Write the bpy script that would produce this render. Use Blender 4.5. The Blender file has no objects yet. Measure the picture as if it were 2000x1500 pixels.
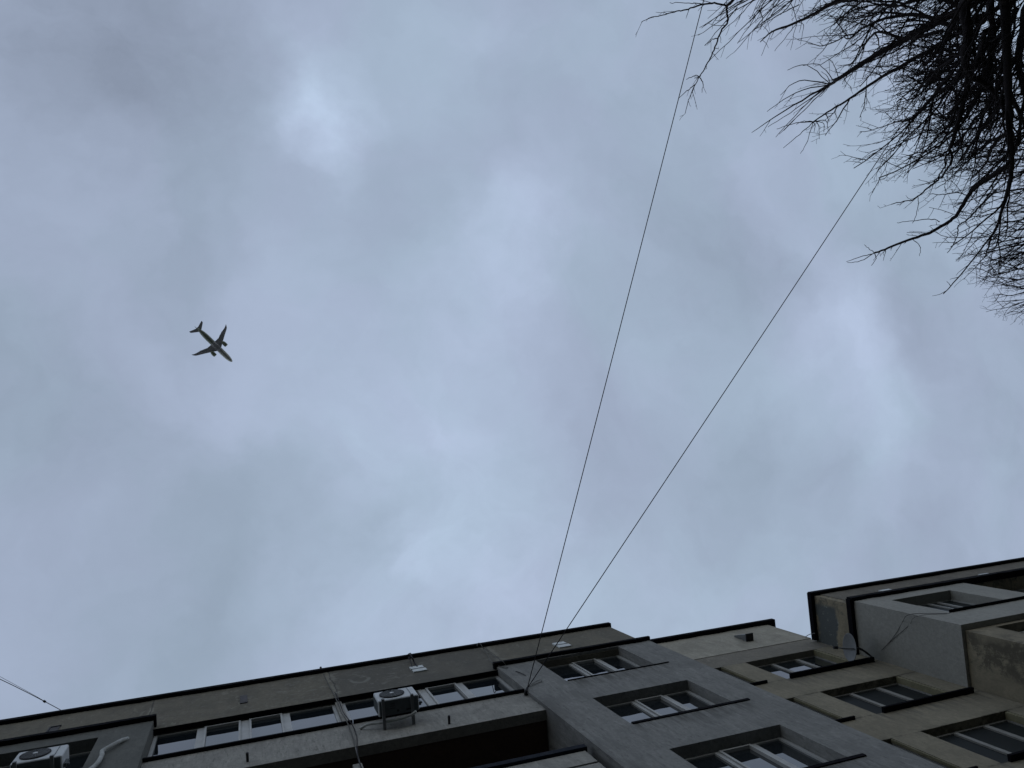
import bpy, math, random
import numpy as np
from mathutils import Vector, Matrix
sc = bpy.context.scene
C = sc.collection
random.seed(7); rng = np.random.default_rng(11)

# ------------------------------------------------------------------ camera
# rows: camera right / down / forward in world axes (X along the facade, Y into it, Z up)
ROT = np.array([[0.94589758, 0.07870581, -0.31477479],
                [-0.05119331, 0.99418407, 0.09474849],
                [0.32040134, -0.073508, 0.94442552]])
FPX = 1580.0
CAMZ = 1.6
S = 4.6                      # metres per facade unit
cam = bpy.data.cameras.new('camera'); camo = bpy.data.objects.new('camera', cam); C.objects.link(camo)
cam.sensor_width = 36.0; cam.lens = FPX / 2000 * 36; cam.clip_start = 0.05; cam.clip_end = 30000
mw = Matrix.Identity(4)
for i in range(3):
    mw[i][0] = ROT[0][i]; mw[i][1] = -ROT[1][i]; mw[i][2] = -ROT[2][i]
mw[2][3] = CAMZ
camo.matrix_world = mw
sc.camera = camo

def ray(px, py):
    return ROT.T @ np.array([px - 1000.0, py - 750.0, FPX])
def U(x, y, z):              # facade units -> metres
    return (x * S, y * S, z * S + CAMZ)
def onY(px, py, Y):          # where a sight line meets the facade plane Y (units) -> metres
    v = ray(px, py); v = v * (Y / v[1]); return Vector(U(*v))
def at(px, py, d):           # a point d metres away
    v = ray(px, py); v = v / np.linalg.norm(v) * d; return Vector((v[0], v[1], v[2] + CAMZ))
def atz(px, py, z):          # a point at height z metres above the camera
    v = ray(px, py); v = v * (z / v[2]); return Vector((v[0], v[1], v[2] + CAMZ))

# ------------------------------------------------------------------ view
sc.view_settings.view_transform = 'Standard'; sc.view_settings.look = 'None'
sc.view_settings.exposure = 0.0; sc.view_settings.gamma = 1.0
sc.view_settings.use_curve_mapping = False
try:
    sc.cycles.max_bounces = 8; sc.cycles.diffuse_bounces = 4; sc.cycles.glossy_bounces = 3
except Exception: pass

# ------------------------------------------------------------------ world: overcast sky
class NT:
    def __init__(s, tree): s.t = tree; s.n = tree.nodes; s.l = tree.links
    def put(s, sock, v):
        if isinstance(v, bpy.types.NodeSocket): s.l.new(v, sock)
        else: sock.default_value = v
    def math(s, op, a, b=None, c=None, clamp=False):
        n = s.n.new('ShaderNodeMath'); n.operation = op; n.use_clamp = clamp
        s.put(n.inputs[0], a)
        if b is not None: s.put(n.inputs[1], b)
        if c is not None: s.put(n.inputs[2], c)
        return n.outputs[0]
    def vmath(s, op, a, b=None):
        n = s.n.new('ShaderNodeVectorMath'); n.operation = op
        s.put(n.inputs[0], a)
        if b is not None: s.put(n.inputs[1], b)
        return n.outputs['Value'] if op in ('LENGTH', 'DISTANCE', 'DOT_PRODUCT') else n.outputs[0]
    def noise(s, vec, scale, detail=4, rough=.5, dist=0, col=False):
        n = s.n.new('ShaderNodeTexNoise'); s.put(n.inputs['Vector'], vec)
        n.inputs['Scale'].default_value = scale; n.inputs['Detail'].default_value = detail
        n.inputs['Roughness'].default_value = rough; n.inputs['Distortion'].default_value = dist
        return n.outputs['Color' if col else 'Fac']
    def mix(s, f, a, b, mode='MIX'):
        n = s.n.new('ShaderNodeMix'); n.data_type = 'RGBA'; n.blend_type = mode
        s.put(n.inputs[0], f); s.put(n.inputs[6], a); s.put(n.inputs[7], b); return n.outputs[2]
    def sep(s, v):
        n = s.n.new('ShaderNodeSeparateXYZ'); s.put(n.inputs[0], v); return n.outputs
    def comb(s, x, y, z):
        n = s.n.new('ShaderNodeCombineXYZ'); s.put(n.inputs[0], x); s.put(n.inputs[1], y); s.put(n.inputs[2], z); return n.outputs[0]
    def ramp(s, v, a, b, lo=0., hi=1.):
        n = s.n.new('ShaderNodeMapRange'); n.interpolation_type = 'SMOOTHSTEP'
        s.put(n.inputs[0], v); s.put(n.inputs[1], a); s.put(n.inputs[2], b); s.put(n.inputs[3], lo); s.put(n.inputs[4], hi)
        return n.outputs[0]

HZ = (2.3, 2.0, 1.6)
SUN_EL, SUN_AZ = math.radians(52), math.radians(35)
world = bpy.data.worlds.new('World'); sc.world = world; world.use_nodes = True
w = NT(world.node_tree); w.n.clear()
tc = w.n.new('ShaderNodeTexCoord').outputs['Generated']
d = w.vmath('NORMALIZE', tc)
dx, dy, dz = w.sep(d)
zz = w.math('MAXIMUM', dz, 0.16)
P = w.comb(w.math('DIVIDE', dx, zz), w.math('DIVIDE', dy, zz), 0.0)       # flat cloud deck overhead
warp = w.noise(P, 2.7, 6, .58, 0, True)
w1 = w.vmath('SUBTRACT', warp, (0.5, 0.5, 0.5))
ws = w.n.new('ShaderNodeVectorMath'); ws.operation = 'SCALE'; w.l.new(w1, ws.inputs[0]); ws.inputs['Scale'].default_value = .36
Pw = w.vmath('ADD', P, ws.outputs[0])
# thinner (bright) and thicker (dull) places of the cloud deck
CL = [(620,205,62,.24),(655,160,75,.14),(640,270,55,.10),(655,150,140,.05),(850,190,80,.06),(780,840,230,.16),(1030,500,130,.19),(1060,390,90,.04),(900,1130,200,.20),(1210,1190,160,.12),(1690,830,110,.17),(1600,600,70,.10),(1640,720,80,.08),
      (1670,600,120,.13),(1695,285,90,.11),(1740,920,80,.10),(600,510,80,.06),(1500,1030,60,.05),(1430,1170,120,.07),(1600,1060,60,.03),
      (700,1250,190,.07),(1900,470,90,.05),(640,300,60,.08),(655,350,40,.05),(960,80,120,.03),(1790,780,60,.06),(1560,450,70,.03),(30,400,90,.04),
      (80,70,210,-.14),(250,200,170,-.08),(470,220,150,-.07),(260,560,200,-.05),(760,370,120,-.04),(1410,480,150,-.13),
      (1560,950,150,-.11),(1160,860,110,-.08),(1850,640,130,-.07),(150,800,240,-.06),(1950,870,110,-.06),(60,1150,260,-.05),(380,950,160,-.03),
      (1180,300,100,-.03),(1630,180,90,-.05),(1600,560,90,-.05),(1180,1010,60,-.05),(520,640,140,-.03),(1790,1030,90,-.05),(1330,250,120,-.03)]
acc = None
for (x, y, r, a) in CL:
    v = ray(x, y); c = (v[0] / v[2], v[1] / v[2], 0.0)
    rr = r / FPX * 1.25
    dd = w.vmath('DISTANCE', Pw, c)
    q = w.math('MULTIPLY', dd, 1 / rr)
    q = w.math('MULTIPLY', q, q)
    q = w.math('MULTIPLY', q, -1.0)
    g = w.math('MULTIPLY', w.math('EXPONENT', q), a)
    acc = g if acc is None else w.math('ADD', acc, g)
n1 = w.noise(Pw, 1.8, 4, .5, 0)
n2 = w.noise(Pw, 4.6, 3, .45, 0)
ns = w.math('ADD', w.math('MULTIPLY_ADD', n1, .40, -.20), w.math('MULTIPLY_ADD', n2, .34, -.17))
n3 = w.noise(Pw, 11.0, 6, .6, .4)                     # ragged shreds
ns = w.math('ADD', ns, w.math('MULTIPLY_ADD', n3, .16, -.08))
acc = w.math('MULTIPLY', acc, w.math('MULTIPLY_ADD', w.noise(Pw, 6.0, 5, .6, .3), 1.8, .15))
val = w.math('ADD', w.math('ADD', acc, ns), 1.03)
vv = ray(110, 90); q = w.math('MULTIPLY', w.vmath('DISTANCE', Pw, (vv[0] / vv[2], vv[1] / vv[2], 0.0)), 1 / .24)
tint = w.math('ADD', w.ramp(w.noise(Pw, 3.3, 4, .5), .35, .66), w.math('EXPONENT', w.math('MULTIPLY', w.math('MULTIPLY', q, q), -1.0)), clamp=True)
colA = (0.356, 0.445, 0.567, 1); colB = (0.371, 0.442, 0.583, 1)
col = w.mix(tint, colA, colB)
vc = w.n.new('ShaderNodeVectorMath'); vc.operation = 'SCALE'; w.l.new(col, vc.inputs[0]); w.l.new(val, vc.inputs['Scale'])
# out of view near the horizon, sky brightened and warmed to light walls
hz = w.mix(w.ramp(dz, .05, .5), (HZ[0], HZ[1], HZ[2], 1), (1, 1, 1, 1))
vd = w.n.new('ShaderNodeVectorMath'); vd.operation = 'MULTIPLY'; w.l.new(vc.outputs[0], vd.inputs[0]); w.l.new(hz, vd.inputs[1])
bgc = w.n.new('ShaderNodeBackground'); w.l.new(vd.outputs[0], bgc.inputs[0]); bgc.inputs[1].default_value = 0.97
sky = w.n.new('ShaderNodeTexSky'); sky.sky_type = 'NISHITA'; sky.sun_disc = False
sky.sun_elevation = SUN_EL; sky.sun_rotation = SUN_AZ
bgs = w.n.new('ShaderNodeBackground'); w.l.new(sky.outputs[0], bgs.inputs[0]); bgs.inputs[1].default_value = 0.06
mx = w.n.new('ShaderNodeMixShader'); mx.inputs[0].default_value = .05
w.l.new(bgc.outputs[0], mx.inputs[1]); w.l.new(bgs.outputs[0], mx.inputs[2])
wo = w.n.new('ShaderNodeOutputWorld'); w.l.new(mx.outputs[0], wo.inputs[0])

sun = bpy.data.lights.new('sun', 'SUN'); sun.energy = 0.5; sun.angle = math.radians(25); sun.color = (1, .97, .92)
suno = bpy.data.objects.new('sun', sun); C.objects.link(suno)
sd = Vector((math.sin(SUN_AZ) * math.cos(SUN_EL), math.cos(SUN_AZ) * math.cos(SUN_EL), math.sin(SUN_EL)))
suno.rotation_euler = sd.to_track_quat('Z', 'Y').to_euler(); suno.location = (0, 0, 60)

# ------------------------------------------------------------------ materials
def mat(name, rough=.9, spec=.3, metal=0.):
    m = bpy.data.materials.new(name); m.use_nodes = True
    t = NT(m.node_tree); b = t.n['Principled BSDF']
    b.inputs['Roughness'].default_value = rough
    b.inputs['Specular IOR Level'].default_value = spec
    b.inputs['Metallic'].default_value = metal
    return m, t, b
def plaster(name, base, dark, light=None, streak=.35, patch=.3, scale=1., bump=.3, extra=None):
    """stained cement render: broad blotches, down-running streaks, grain; world-space metres"""
    m, t, b = mat(name, .93, .2)
    g = t.n.new('ShaderNodeNewGeometry').outputs['Position']
    mp = t.n.new('ShaderNodeMapping'); t.l.new(g, mp.inputs[0]); mp.inputs['Scale'].default_value = (6.5, 6.5, .8)
    sx = t.ramp(t.noise(mp.outputs[0], 1.6 * scale, 6, .7, .4), .40, .72)
    mp2 = t.n.new('ShaderNodeMapping'); t.l.new(g, mp2.inputs[0]); mp2.inputs['Scale'].default_value = (1.6, 1.6, 1.0)
    bl = t.ramp(t.noise(mp2.outputs[0], .9 * scale, 7, .62, .8), .38, .66)
    fine = t.noise(g, 15, 6, .72)
    c = t.mix(t.math('MULTIPLY', bl, patch), base + (1,), dark + (1,))
    c = t.mix(t.math('MULTIPLY', sx, streak), c, dark + (1,))
    mp3 = t.n.new('ShaderNodeMapping'); t.l.new(g, mp3.inputs[0]); mp3.inputs['Scale'].default_value = (9, 9, 2.2)
    dash = t.ramp(t.noise(mp3.outputs[0], 2.2, 6, .75, .3), .54, .66)
    c = t.mix(t.math('MULTIPLY', dash, min(.9, streak * 1.5)), c, tuple(k * .8 for k in dark) + (1,))
    pale = t.ramp(t.noise(mp3.outputs[0], 1.3, 5, .7, .5), .55, .68)
    c = t.mix(t.math('MULTIPLY', pale, streak * .7), c, tuple(k * 1.35 for k in base) + (1,))
    if light:
        li = t.ramp(t.noise(mp2.outputs[0], 3.2, 6, .6, 1.6), .57, .68)
        c = t.mix(t.math('MULTIPLY', li, .5), c, light + (1,))
    c = t.mix(t.ramp(fine, .32, .68, 0, .5), c, tuple(k * .6 for k in base) + (1,))
    if extra: c = extra(t, g, c)
    t.l.new(c, b.inputs['Base Color'])
    bp = t.n.new('ShaderNodeBump'); bp.inputs['Strength'].default_value = bump; bp.inputs['Distance'].default_value = .02
    hh = t.math('ADD', fine, t.math('MULTIPLY', t.noise(mp.outputs[0], 4, 5, .7), .8))
    t.l.new(hh, bp.inputs['Height']); t.l.new(bp.outputs[0], b.inputs['Normal'])
    return m
def band(t, v, lo, hi, soft):
    return t.math('MULTIPLY', t.ramp(v, lo - soft, lo + soft), t.ramp(v, hi - soft, hi + soft, 1., 0.))
def parapet_extra(t, g, c):
    x, y, z = t.sep(g)
    n = t.noise(g, 2.2, 5, .6)
    xn = t.math('ADD', x, t.math('MULTIPLY_ADD', n, .22, -.11))
    # panels of slightly different concrete and the mortar seams between them
    p = t.math('MULTIPLY', t.ramp(xn, .332 * S - .02, .332 * S + .02), t.ramp(xn, 1.106 * S - .02, 1.106 * S + .02, 1, 0))
    c = t.mix(t.math('MULTIPLY', p, .45), c, (.10, .10, .098, 1))
    for sx, wd in ((-.427, .03), (.332, .05), (1.106, .07)):
        dd = t.math('ABSOLUTE', t.math('SUBTRACT', xn, sx * S + .02))
        li = t.ramp(dd, wd, wd * 2.2, 1, 0)
        brk = t.ramp(t.noise(g, 3.4, 5, .7), .42, .56)
        c = t.mix(t.math('MULTIPLY', t.math('MULTIPLY', li, brk), .55), c, (.27, .265, .23, 1))
        c = t.mix(t.math('MULTIPLY', t.ramp(dd, .008, .018, 1, 0), .7), c, (.05, .05, .05, 1))
    # a broken ring of old paste beside the seam, and flecks
    dx_ = t.math('SUBTRACT', x, .455 * S); dz_ = t.math('MULTIPLY', t.math('SUBTRACT', z, 3.83 * S + CAMZ), .65)
    rr = t.math('SQRT', t.math('ADD', t.math('MULTIPLY', dx_, dx_), t.math('MULTIPLY', dz_, dz_)))
    ring = t.math('MULTIPLY', band(t, t.math('ADD', rr, t.math('MULTIPLY_ADD', n, .12, -.06)), .15, .22, .02), t.ramp(dz_, -.02, .05, 1, .15))
    c = t.mix(t.math('MULTIPLY', ring, .6), c, (.25, .25, .23, 1))
    mp = t.n.new('ShaderNodeMapping'); t.l.new(g, mp.inputs[0]); mp.inputs['Scale'].default_value = (2.2, 2.2, 5.)
    fl = t.ramp(t.noise(mp.outputs[0], 2.2, 4, .6, .6), .57, .66)
    mid = t.ramp(t.math('ABSOLUTE', t.math('SUBTRACT', x, .30 * S)), 1.0, 3.2, 1, .25)
    return t.mix(t.math('MULTIPLY', t.math('MULTIPLY', fl, mid), .5), c, (.27, .27, .25, 1))
def side_extra(t, g, c):
    x, y, z = t.sep(g)
    n = t.noise(g, 1.9, 7, .65, .6)
    k = t.math('MULTIPLY_ADD', n, 1.2, -.6)
    yn = t.math('ADD', y, k); zn = t.math('ADD', z, t.math('MULTIPLY', k, .6))
    # bare cement patch by the roof edge
    pz = band(t, zn, 3.455 * S + CAMZ, 3.60 * S + CAMZ, .07); py = band(t, y, .95 * S, 1.18 * S, .06)
    sp = t.ramp(t.noise(g, 9, 5, .7), .60, .66)
    c = t.mix(t.math('MULTIPLY', t.math('MULTIPLY', pz, py), .93), c, t.mix(sp, (.085, .10, .108, 1), (.25, .27, .26, 1)))
    # soot-grey blotches near the front corner
    bl = t.math('MULTIPLY', t.ramp(yn, .93 * S, 1.02 * S, 1, 0), t.ramp(t.noise(g, 3.6, 7, .72, .8), .46, .58))
    c = t.mix(t.math('MULTIPLY', bl, .8), c, (.085, .085, .075, 1))
    return c
def low_side_extra(t, g, c):
    x, y, z = t.sep(g)
    n = t.noise(g, 2.0, 7, .65, .6)
    yn = t.math('ADD', y, t.math('MULTIPLY_ADD', n, 1.0, -.5))
    bl = t.math('MULTIPLY', band(t, yn, .93 * S, 1.06 * S, .12), t.ramp(t.noise(g, 2.6, 8, .78, .25), .44, .55))
    bl = t.math('MULTIPLY', bl, t.ramp(z, 2.66 * S + CAMZ, 2.70 * S + CAMZ, 1, 0))
    return t.mix(t.math('MULTIPLY', bl, .75), c, (.07, .066, .055, 1))

CS = [3.502, 2.957, 2.418, 3.178, 2.632, 2.085]; GS = [3.227, 2.642, 2.045]
def run_down(t, g, c, sills, x0, x1, k):
    # rain-washed dirt hanging below each sill
    x, y, z = t.sep(g)
    mp = t.n.new('ShaderNodeMapping'); t.l.new(g, mp.inputs[0]); mp.inputs['Scale'].default_value = (5, 5, .5)
    n = t.ramp(t.noise(mp.outputs[0], 2.2, 5, .7), .42, .62)
    acc_ = None
    for s_ in sills:
        top_ = s_ * S + CAMZ
        m_ = t.math('MULTIPLY', t.ramp(z, top_ - .75, top_ - .05, 0, 1), t.math('LESS_THAN', z, top_))
        acc_ = m_ if acc_ is None else t.math('ADD', acc_, m_)
    m_ = t.math('MULTIPLY', t.math('MULTIPLY', acc_, n), band(t, x, x0 * S, x1 * S, .12))
    return t.mix(t.math('MULTIPLY', m_, k), c, (.085, .085, .08, 1))
def grey_extra(t, g, c):
    c = run_down(t, g, c, GS, 1.20, 1.70, .75)
    x, y, z = t.sep(g)
    mp = t.n.new('ShaderNodeMapping'); t.l.new(g, mp.inputs[0]); mp.inputs['Scale'].default_value = (1, 1, .35)
    edge = t.math('MULTIPLY', t.ramp(x, 1.045 * S, 1.14 * S, 1, 0), t.ramp(t.noise(mp.outputs[0], 1.6, 6, .65, .5), .40, .58))
    return t.mix(t.math('MULTIPLY', edge, .55), c, (.10, .10, .10, 1))
def cream_extra(t, g, c):
    x, y, z = t.sep(g)
    n = t.noise(g, 1.6, 6, .7); zn = t.math('ADD', z, t.math('MULTIPLY_ADD', n, .10, -.05))
    br = t.ramp(t.noise(g, 2.4, 6, .75), .42, .58)
    for zz_ in CS:
        dd = t.math('ABSOLUTE', t.math('SUBTRACT', zn, zz_ * S + CAMZ))
        c = t.mix(t.math('MULTIPLY', t.math('MULTIPLY', t.ramp(dd, .008, .035, 1, 0), br), .8), c, (.07, .065, .05, 1))
        c = t.mix(t.math('MULTIPLY', t.math('MULTIPLY', t.ramp(dd, .02, .22, 1, 0), br), .35), c, (.12, .112, .09, 1))
    return run_down(t, g, c, CS[3:], 2.25, 2.80, .6)
M = {}
M['parapet'] = plaster('weathered_concrete', (0.190, 0.176, 0.143), (0.105, 0.103, 0.092), (0.29, 0.285, 0.25), .25, .6, 1, .4, parapet_extra)
M['grey'] = plaster('grey_render', (0.262, 0.266, 0.262), (0.15, 0.154, 0.156), None, .72, .55, 1.6, .4, grey_extra)
M['grey_left'] = plaster('grey_render_left', (0.152, 0.157, 0.15), (0.09, 0.094, 0.092), None, .3, .5, 1., .3)
M['spandrel'] = plaster('spandrel_render', (0.36, 0.355, 0.335), (0.2, 0.2, 0.193), None, .6, .6, 2, .4)
M['cream'] = plaster('cream_render', (0.29, 0.265, 0.205), (0.185, 0.17, 0.135), None, .42, .6, 1.2, .3, cream_extra)
M['creamtop'] = plaster('cream_parapet_render', (0.42, 0.4, 0.345), (0.25, 0.24, 0.21), (0.5, 0.48, 0.42), .4, .8, .9, .35)
M['creamband'] = plaster('stained_band_render', (0.24, 0.225, 0.195), (0.15, 0.143, 0.125), (0.33, 0.31, 0.27), .2, .6, 1., .3)
M['rpar'] = plaster('right_parapet_render', (0.33, 0.29, 0.21), (0.16, 0.145, 0.12), (0.38, 0.35, 0.27), .2, .7, .8, .4, side_extra)
M['rfront'] = plaster('right_parapet_front_render', (0.19, 0.175, 0.15), (0.11, 0.105, 0.095), (0.29, 0.275, 0.24), .2, .7, .8, .4)
M['rgrey'] = plaster('smooth_grey_render', (0.335, 0.335, 0.315), (0.25, 0.252, 0.24), None, .25, .55, .5, .15)
M['rcream'] = plaster('lower_cream_render', (0.29, 0.26, 0.195), (0.17, 0.155, 0.12), None, .25, .5, 1, .3, low_side_extra)
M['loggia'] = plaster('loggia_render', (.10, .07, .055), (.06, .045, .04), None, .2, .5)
def simple(name, colr, rough=.5, spec=.4, metal=0., var=.25, sc_=8.):
    m, t, b = mat(name, rough, spec, metal)
    g = t.n.new('ShaderNodeNewGeometry').outputs['Position']
    n = t.ramp(t.noise(g, sc_, 5, .65), .3, .75)
    t.l.new(t.mix(t.math('MULTIPLY', n, var), colr + (1,), tuple(k * .45 for k in colr) + (1,)), b.inputs['Base Color'])
    t.l.new(t.math('MULTIPLY_ADD', n, .2, rough - .1), b.inputs['Roughness'])
    return m
M['flash'] = simple('dark_flashing', (.007, .007, .010), .85, .04)
M['frame'] = simple('white_window_plastic', (.40, .41, .41), .45, .4, 0, .2, 4)
M['oldframe'] = simple('old_painted_frame', (.27, .27, .26), .6, .3, 0, .4, 6)
M['creamtrim'] = simple('cream_trim', (.24, .225, .15), .8, .2, 0, .5, 5)
M['acwhite'] = simple('white_enamel', (.52, .55, .58), .5, .4, 0, .18, 5)
M['acdark'] = simple('unit_underside', (.10, .115, .125), .6, .3, 0, .4, 9)
M['black'] = simple('black_plastic', (.015, .016, .02), .6, .3)
M['steel'] = simple('galvanised_steel', (.17, .18, .19), .55, .4, .3, .3)
M['plate'] = simple('vent_plate', (.62, .66, .68), .6, .3, 0, .35, 9)
M['greyplate'] = simple('grey_hatch', (.075, .072, .078), .7, .2, 0, .3)
M['cable'] = simple('black_cable', (.02, .018, .024), .7, .2)
M['palecable'] = simple('grey_cable', (.11, .11, .105), .7, .2)
M['hose'] = simple('insulated_pipe', (.42, .44, .44), .7, .2, 0, .5, 10)
M['dish'] = simple('dish_paint', (.17, .178, .185), .6, .3, 0, .25, 3)
M['rail'] = simple('painted_rail', (.012, .016, .026), .8, .1)
M['roof'] = simple('bitumen_roof', (.04, .04, .042), .95, .1, 0, .4)
def glassm(name, tintc, ior, rough, wav=.0):
    m, t, b = mat(name, rough, .5)
    b.inputs['Base Color'].default_value = tintc + (1,); b.inputs['IOR'].default_value = ior
    if wav:
        g = t.n.new('ShaderNodeNewGeometry').outputs['Position']
        bp = t.n.new('ShaderNodeBump'); bp.inputs['Strength'].default_value = wav; bp.inputs['Distance'].default_value = .02
        t.l.new(t.noise(g, 1.3, 2, .5), bp.inputs['Height']); t.l.new(bp.outputs[0], b.inputs['Normal'])
    return m
M['glass'] = glassm('double_glazing', (.012, .016, .02), 2.3, .02, .22)
M['oldglass'] = glassm('single_glazing', (.015, .02, .024), 2.1, .03, .35)
M['screen'] = glassm('insect_screen', (.02, .024, .026), 1.18, .4)
m, t, b = mat('bark', .95, .15)
g = t.n.new('ShaderNodeNewGeometry').outputs['Position']
t.l.new(t.mix(t.noise(g, 14, 5, .7), (.010, .009, .011, 1), (.028, .024, .026, 1)), b.inputs['Base Color']); M['bark'] = m
m, t, b = mat('ground', .97, .1)
g = t.n.new('ShaderNodeNewGeometry').outputs['Position']
t.l.new(t.mix(t.ramp(t.noise(g, .25, 8, .7), .4, .6), (.085, .082, .076, 1), (.05, .055, .042, 1)), b.inputs['Base Color']); M['ground'] = m
# aircraft
def planemat(name, c1, rough=.45):
    m, t, b = mat(name, rough, .4)
    g = t.n.new('ShaderNodeTexCoord').outputs['Object']
    t.l.new(t.mix(t.ramp(t.noise(g, .35, 4, .6), .35, .7, 0, .35), c1 + (1,), tuple(k * .5 for k in c1) + (1,)), b.inputs['Base Color'])
    return m
M['wing'] = planemat('wing_paint', (.42, .43, .49)); M['engine'] = planemat('engine_paint', (.20, .24, .19))
m, t, b = mat('fuselage_paint', .4, .4)
g = t.n.new('ShaderNodeTexCoord').outputs['Object']; x, y, z = t.sep(g)
tail_f = t.ramp(t.math('ADD', x, t.math('MULTIPLY', z, .8)), -12., 2., 1, 0)
belly = t.ramp(z, -2.6, -.4, 1, 0)
cc = t.mix(belly, (.66, .68, .64, 1), (.42, .45, .45, 1)); cc = t.mix(t.math('MULTIPLY', tail_f, .85), cc, (.15, .19, .16, 1))
t.l.new(cc, b.inputs['Base Color']); M['fus'] = m

# ------------------------------------------------------------------ mesh helpers
ORIG = {}
class MB:
    def __init__(s): s.v = []; s.f = []
    def add(s, vs, fs):
        o = len(s.v); s.v += [tuple(p) for p in vs]; s.f += [tuple(i + o for i in f) for f in fs]; return s
    def boxm(s, x0, x1, y0, y1, z0, z1):
        return s.add([(x0,y0,z0),(x1,y0,z0),(x1,y1,z0),(x0,y1,z0),(x0,y0,z1),(x1,y0,z1),(x1,y1,z1),(x0,y1,z1)],
                     [(0,3,2,1),(4,5,6,7),(0,1,5,4),(1,2,6,5),(2,3,7,6),(3,0,4,7)])
    def box(s, x0, x1, y0, y1, z0, z1):        # facade units
        a = U(x0, y0, z0); b = U(x1, y1, z1); return s.boxm(a[0], b[0], a[1], b[1], a[2], b[2])
    def tube(s, pts, r, n=6, r1=None):
        pts = [Vector(p) for p in pts]; m = len(pts); vs = []; prev = None
        for i, p in enumerate(pts):
            tg = (pts[min(i + 1, m - 1)] - pts[max(i - 1, 0)]).normalized()
            if prev is None: prev = tg.orthogonal().normalized()
            a = (prev - tg * prev.dot(tg)).normalized(); prev = a; bb = tg.cross(a)
            rr = r if r1 is None else r + (r1 - r) * i / (m - 1)
            for k in range(n):
                an = 2 * math.pi * k / n; vs.append(p + a * math.cos(an) * rr + bb * math.sin(an) * rr)
        fs = [(i * n + k, i * n + (k + 1) % n, (i + 1) * n + (k + 1) % n, (i + 1) * n + k) for i in range(m - 1) for k in range(n)]
        fs += [tuple(range(n))[::-1], tuple(range((m - 1) * n, m * n))]
        return s.add(vs, fs)
    def lathe(s, prof, M4, n=32):              # prof: (r, h) along local z
        vs = []
        for r, h in prof:
            for k in range(n):
                an = 2 * math.pi * k / n; vs.append(M4 @ Vector((r * math.cos(an), r * math.sin(an), h)))
        fs = [(i * n + k, i * n + (k + 1) % n, (i + 1) * n + (k + 1) % n, (i + 1) * n + k) for i in range(len(prof) - 1) for k in range(n)]
        fs += [tuple(range(n))[::-1], tuple(range((len(prof) - 1) * n, len(prof) * n))]
        return s.add(vs, fs)
    def build(s, name, m, parent=None, smooth=False, bevel=0.):
        o0 = ORIG[parent.name] if parent else Vector((0, 0, 0))
        me = bpy.data.meshes.new(name); me.from_pydata([tuple(Vector(p) - o0) for p in s.v], [], s.f)
        me.materials.append(m); me.validate(); me.update()
        o = bpy.data.objects.new(name, me); C.objects.link(o)
        if parent: o.parent = parent
        ORIG[o.name] = o0.copy()
        if smooth: me.polygons.foreach_set('use_smooth', [True] * len(me.polygons))
        if bevel:
            bv = o.modifiers.new('b', 'BEVEL'); bv.width = bevel; bv.segments = 2; bv.limit_method = 'ANGLE'
        return o
def thing(name, label, cat, loc, group=None):
    o = bpy.data.objects.new(name, None); C.objects.link(o); o.location = loc; o.empty_display_size = .2
    o['label'] = label; o['category'] = cat
    if group: o['group'] = group
    ORIG[o.name] = Vector(loc); return o
def tag(o, label, cat, group=None):
    o['label'] = label; o['category'] = cat
    if group: o['group'] = group
    return o
def wall(x0, x1, z0, z1, yf, yb, ops=()):      # slab with openings, one clean skin (facade units)
    xs = sorted({x0, x1} | {v for o in ops for v in o[:2] if x0 < v < x1})
    zs = sorted({z0, z1} | {v for o in ops for v in o[2:] if z0 < v < z1})
    def solid(i, j):
        if i < 0 or j < 0 or i >= len(xs) - 1 or j >= len(zs) - 1: return False
        cx = (xs[i] + xs[i + 1]) / 2; cz = (zs[j] + zs[j + 1]) / 2
        return not any(o[0] < cx < o[1] and o[2] < cz < o[3] for o in ops)
    b = MB()
    for i in range(len(xs) - 1):
        for j in range(len(zs) - 1):
            if not solid(i, j): continue
            a, c, e, f = xs[i], xs[i + 1], zs[j], zs[j + 1]
            q = [U(a,yf,e),U(c,yf,e),U(c,yf,f),U(a,yf,f),U(a,yb,e),U(c,yb,e),U(c,yb,f),U(a,yb,f)]
            fs = [(0,1,2,3),(5,4,7,6)]
            if not solid(i - 1, j): fs.append((4,0,3,7))
            if not solid(i + 1, j): fs.append((1,5,6,2))
            if not solid(i, j - 1): fs.append((4,5,1,0))
            if not solid(i, j + 1): fs.append((3,2,6,7))
            b.add(q, fs)
    return b

# ------------------------------------------------------------------ ground
gb = MB(); n = 64; R0 = 9000.
gb.add([(R0 * math.cos(2*math.pi*k/n), R0 * math.sin(2*math.pi*k/n), 0) for k in range(n)], [tuple(range(n))])
gnd = gb.build('ground', M['ground']); gnd['kind'] = 'structure'

# ------------------------------------------------------------------ the apartment block
B = thing('apartment_building', 'long grey and cream plastered apartment block with black roof flashing seen from below', 'building', (4.0, 6.0, 0))
ZG = -CAMZ / S + .002
FLX = -.387; GX0 = 1.045; GX1 = 1.822; RX = 2.795
g_tops = [3.605, 2.966, 2.373, 1.78, 1.19]; g_sills = [3.227, 2.642, 2.045, 1.45, .86]
c_tops = [3.502, 2.957, 2.418, 1.87, 1.33]; c_sills = [3.178, 2.632, 2.085, 1.54, 1.0]
# grey bay
wall(GX0, GX1, ZG, 3.628, 1.0, 1.30, [(1.232, 1.650, s_, t_) for s_, t_ in zip(g_sills, g_tops)]).build('wall', M['grey'], B)['label'] = 'grey streaked wall of the middle bay'
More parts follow.
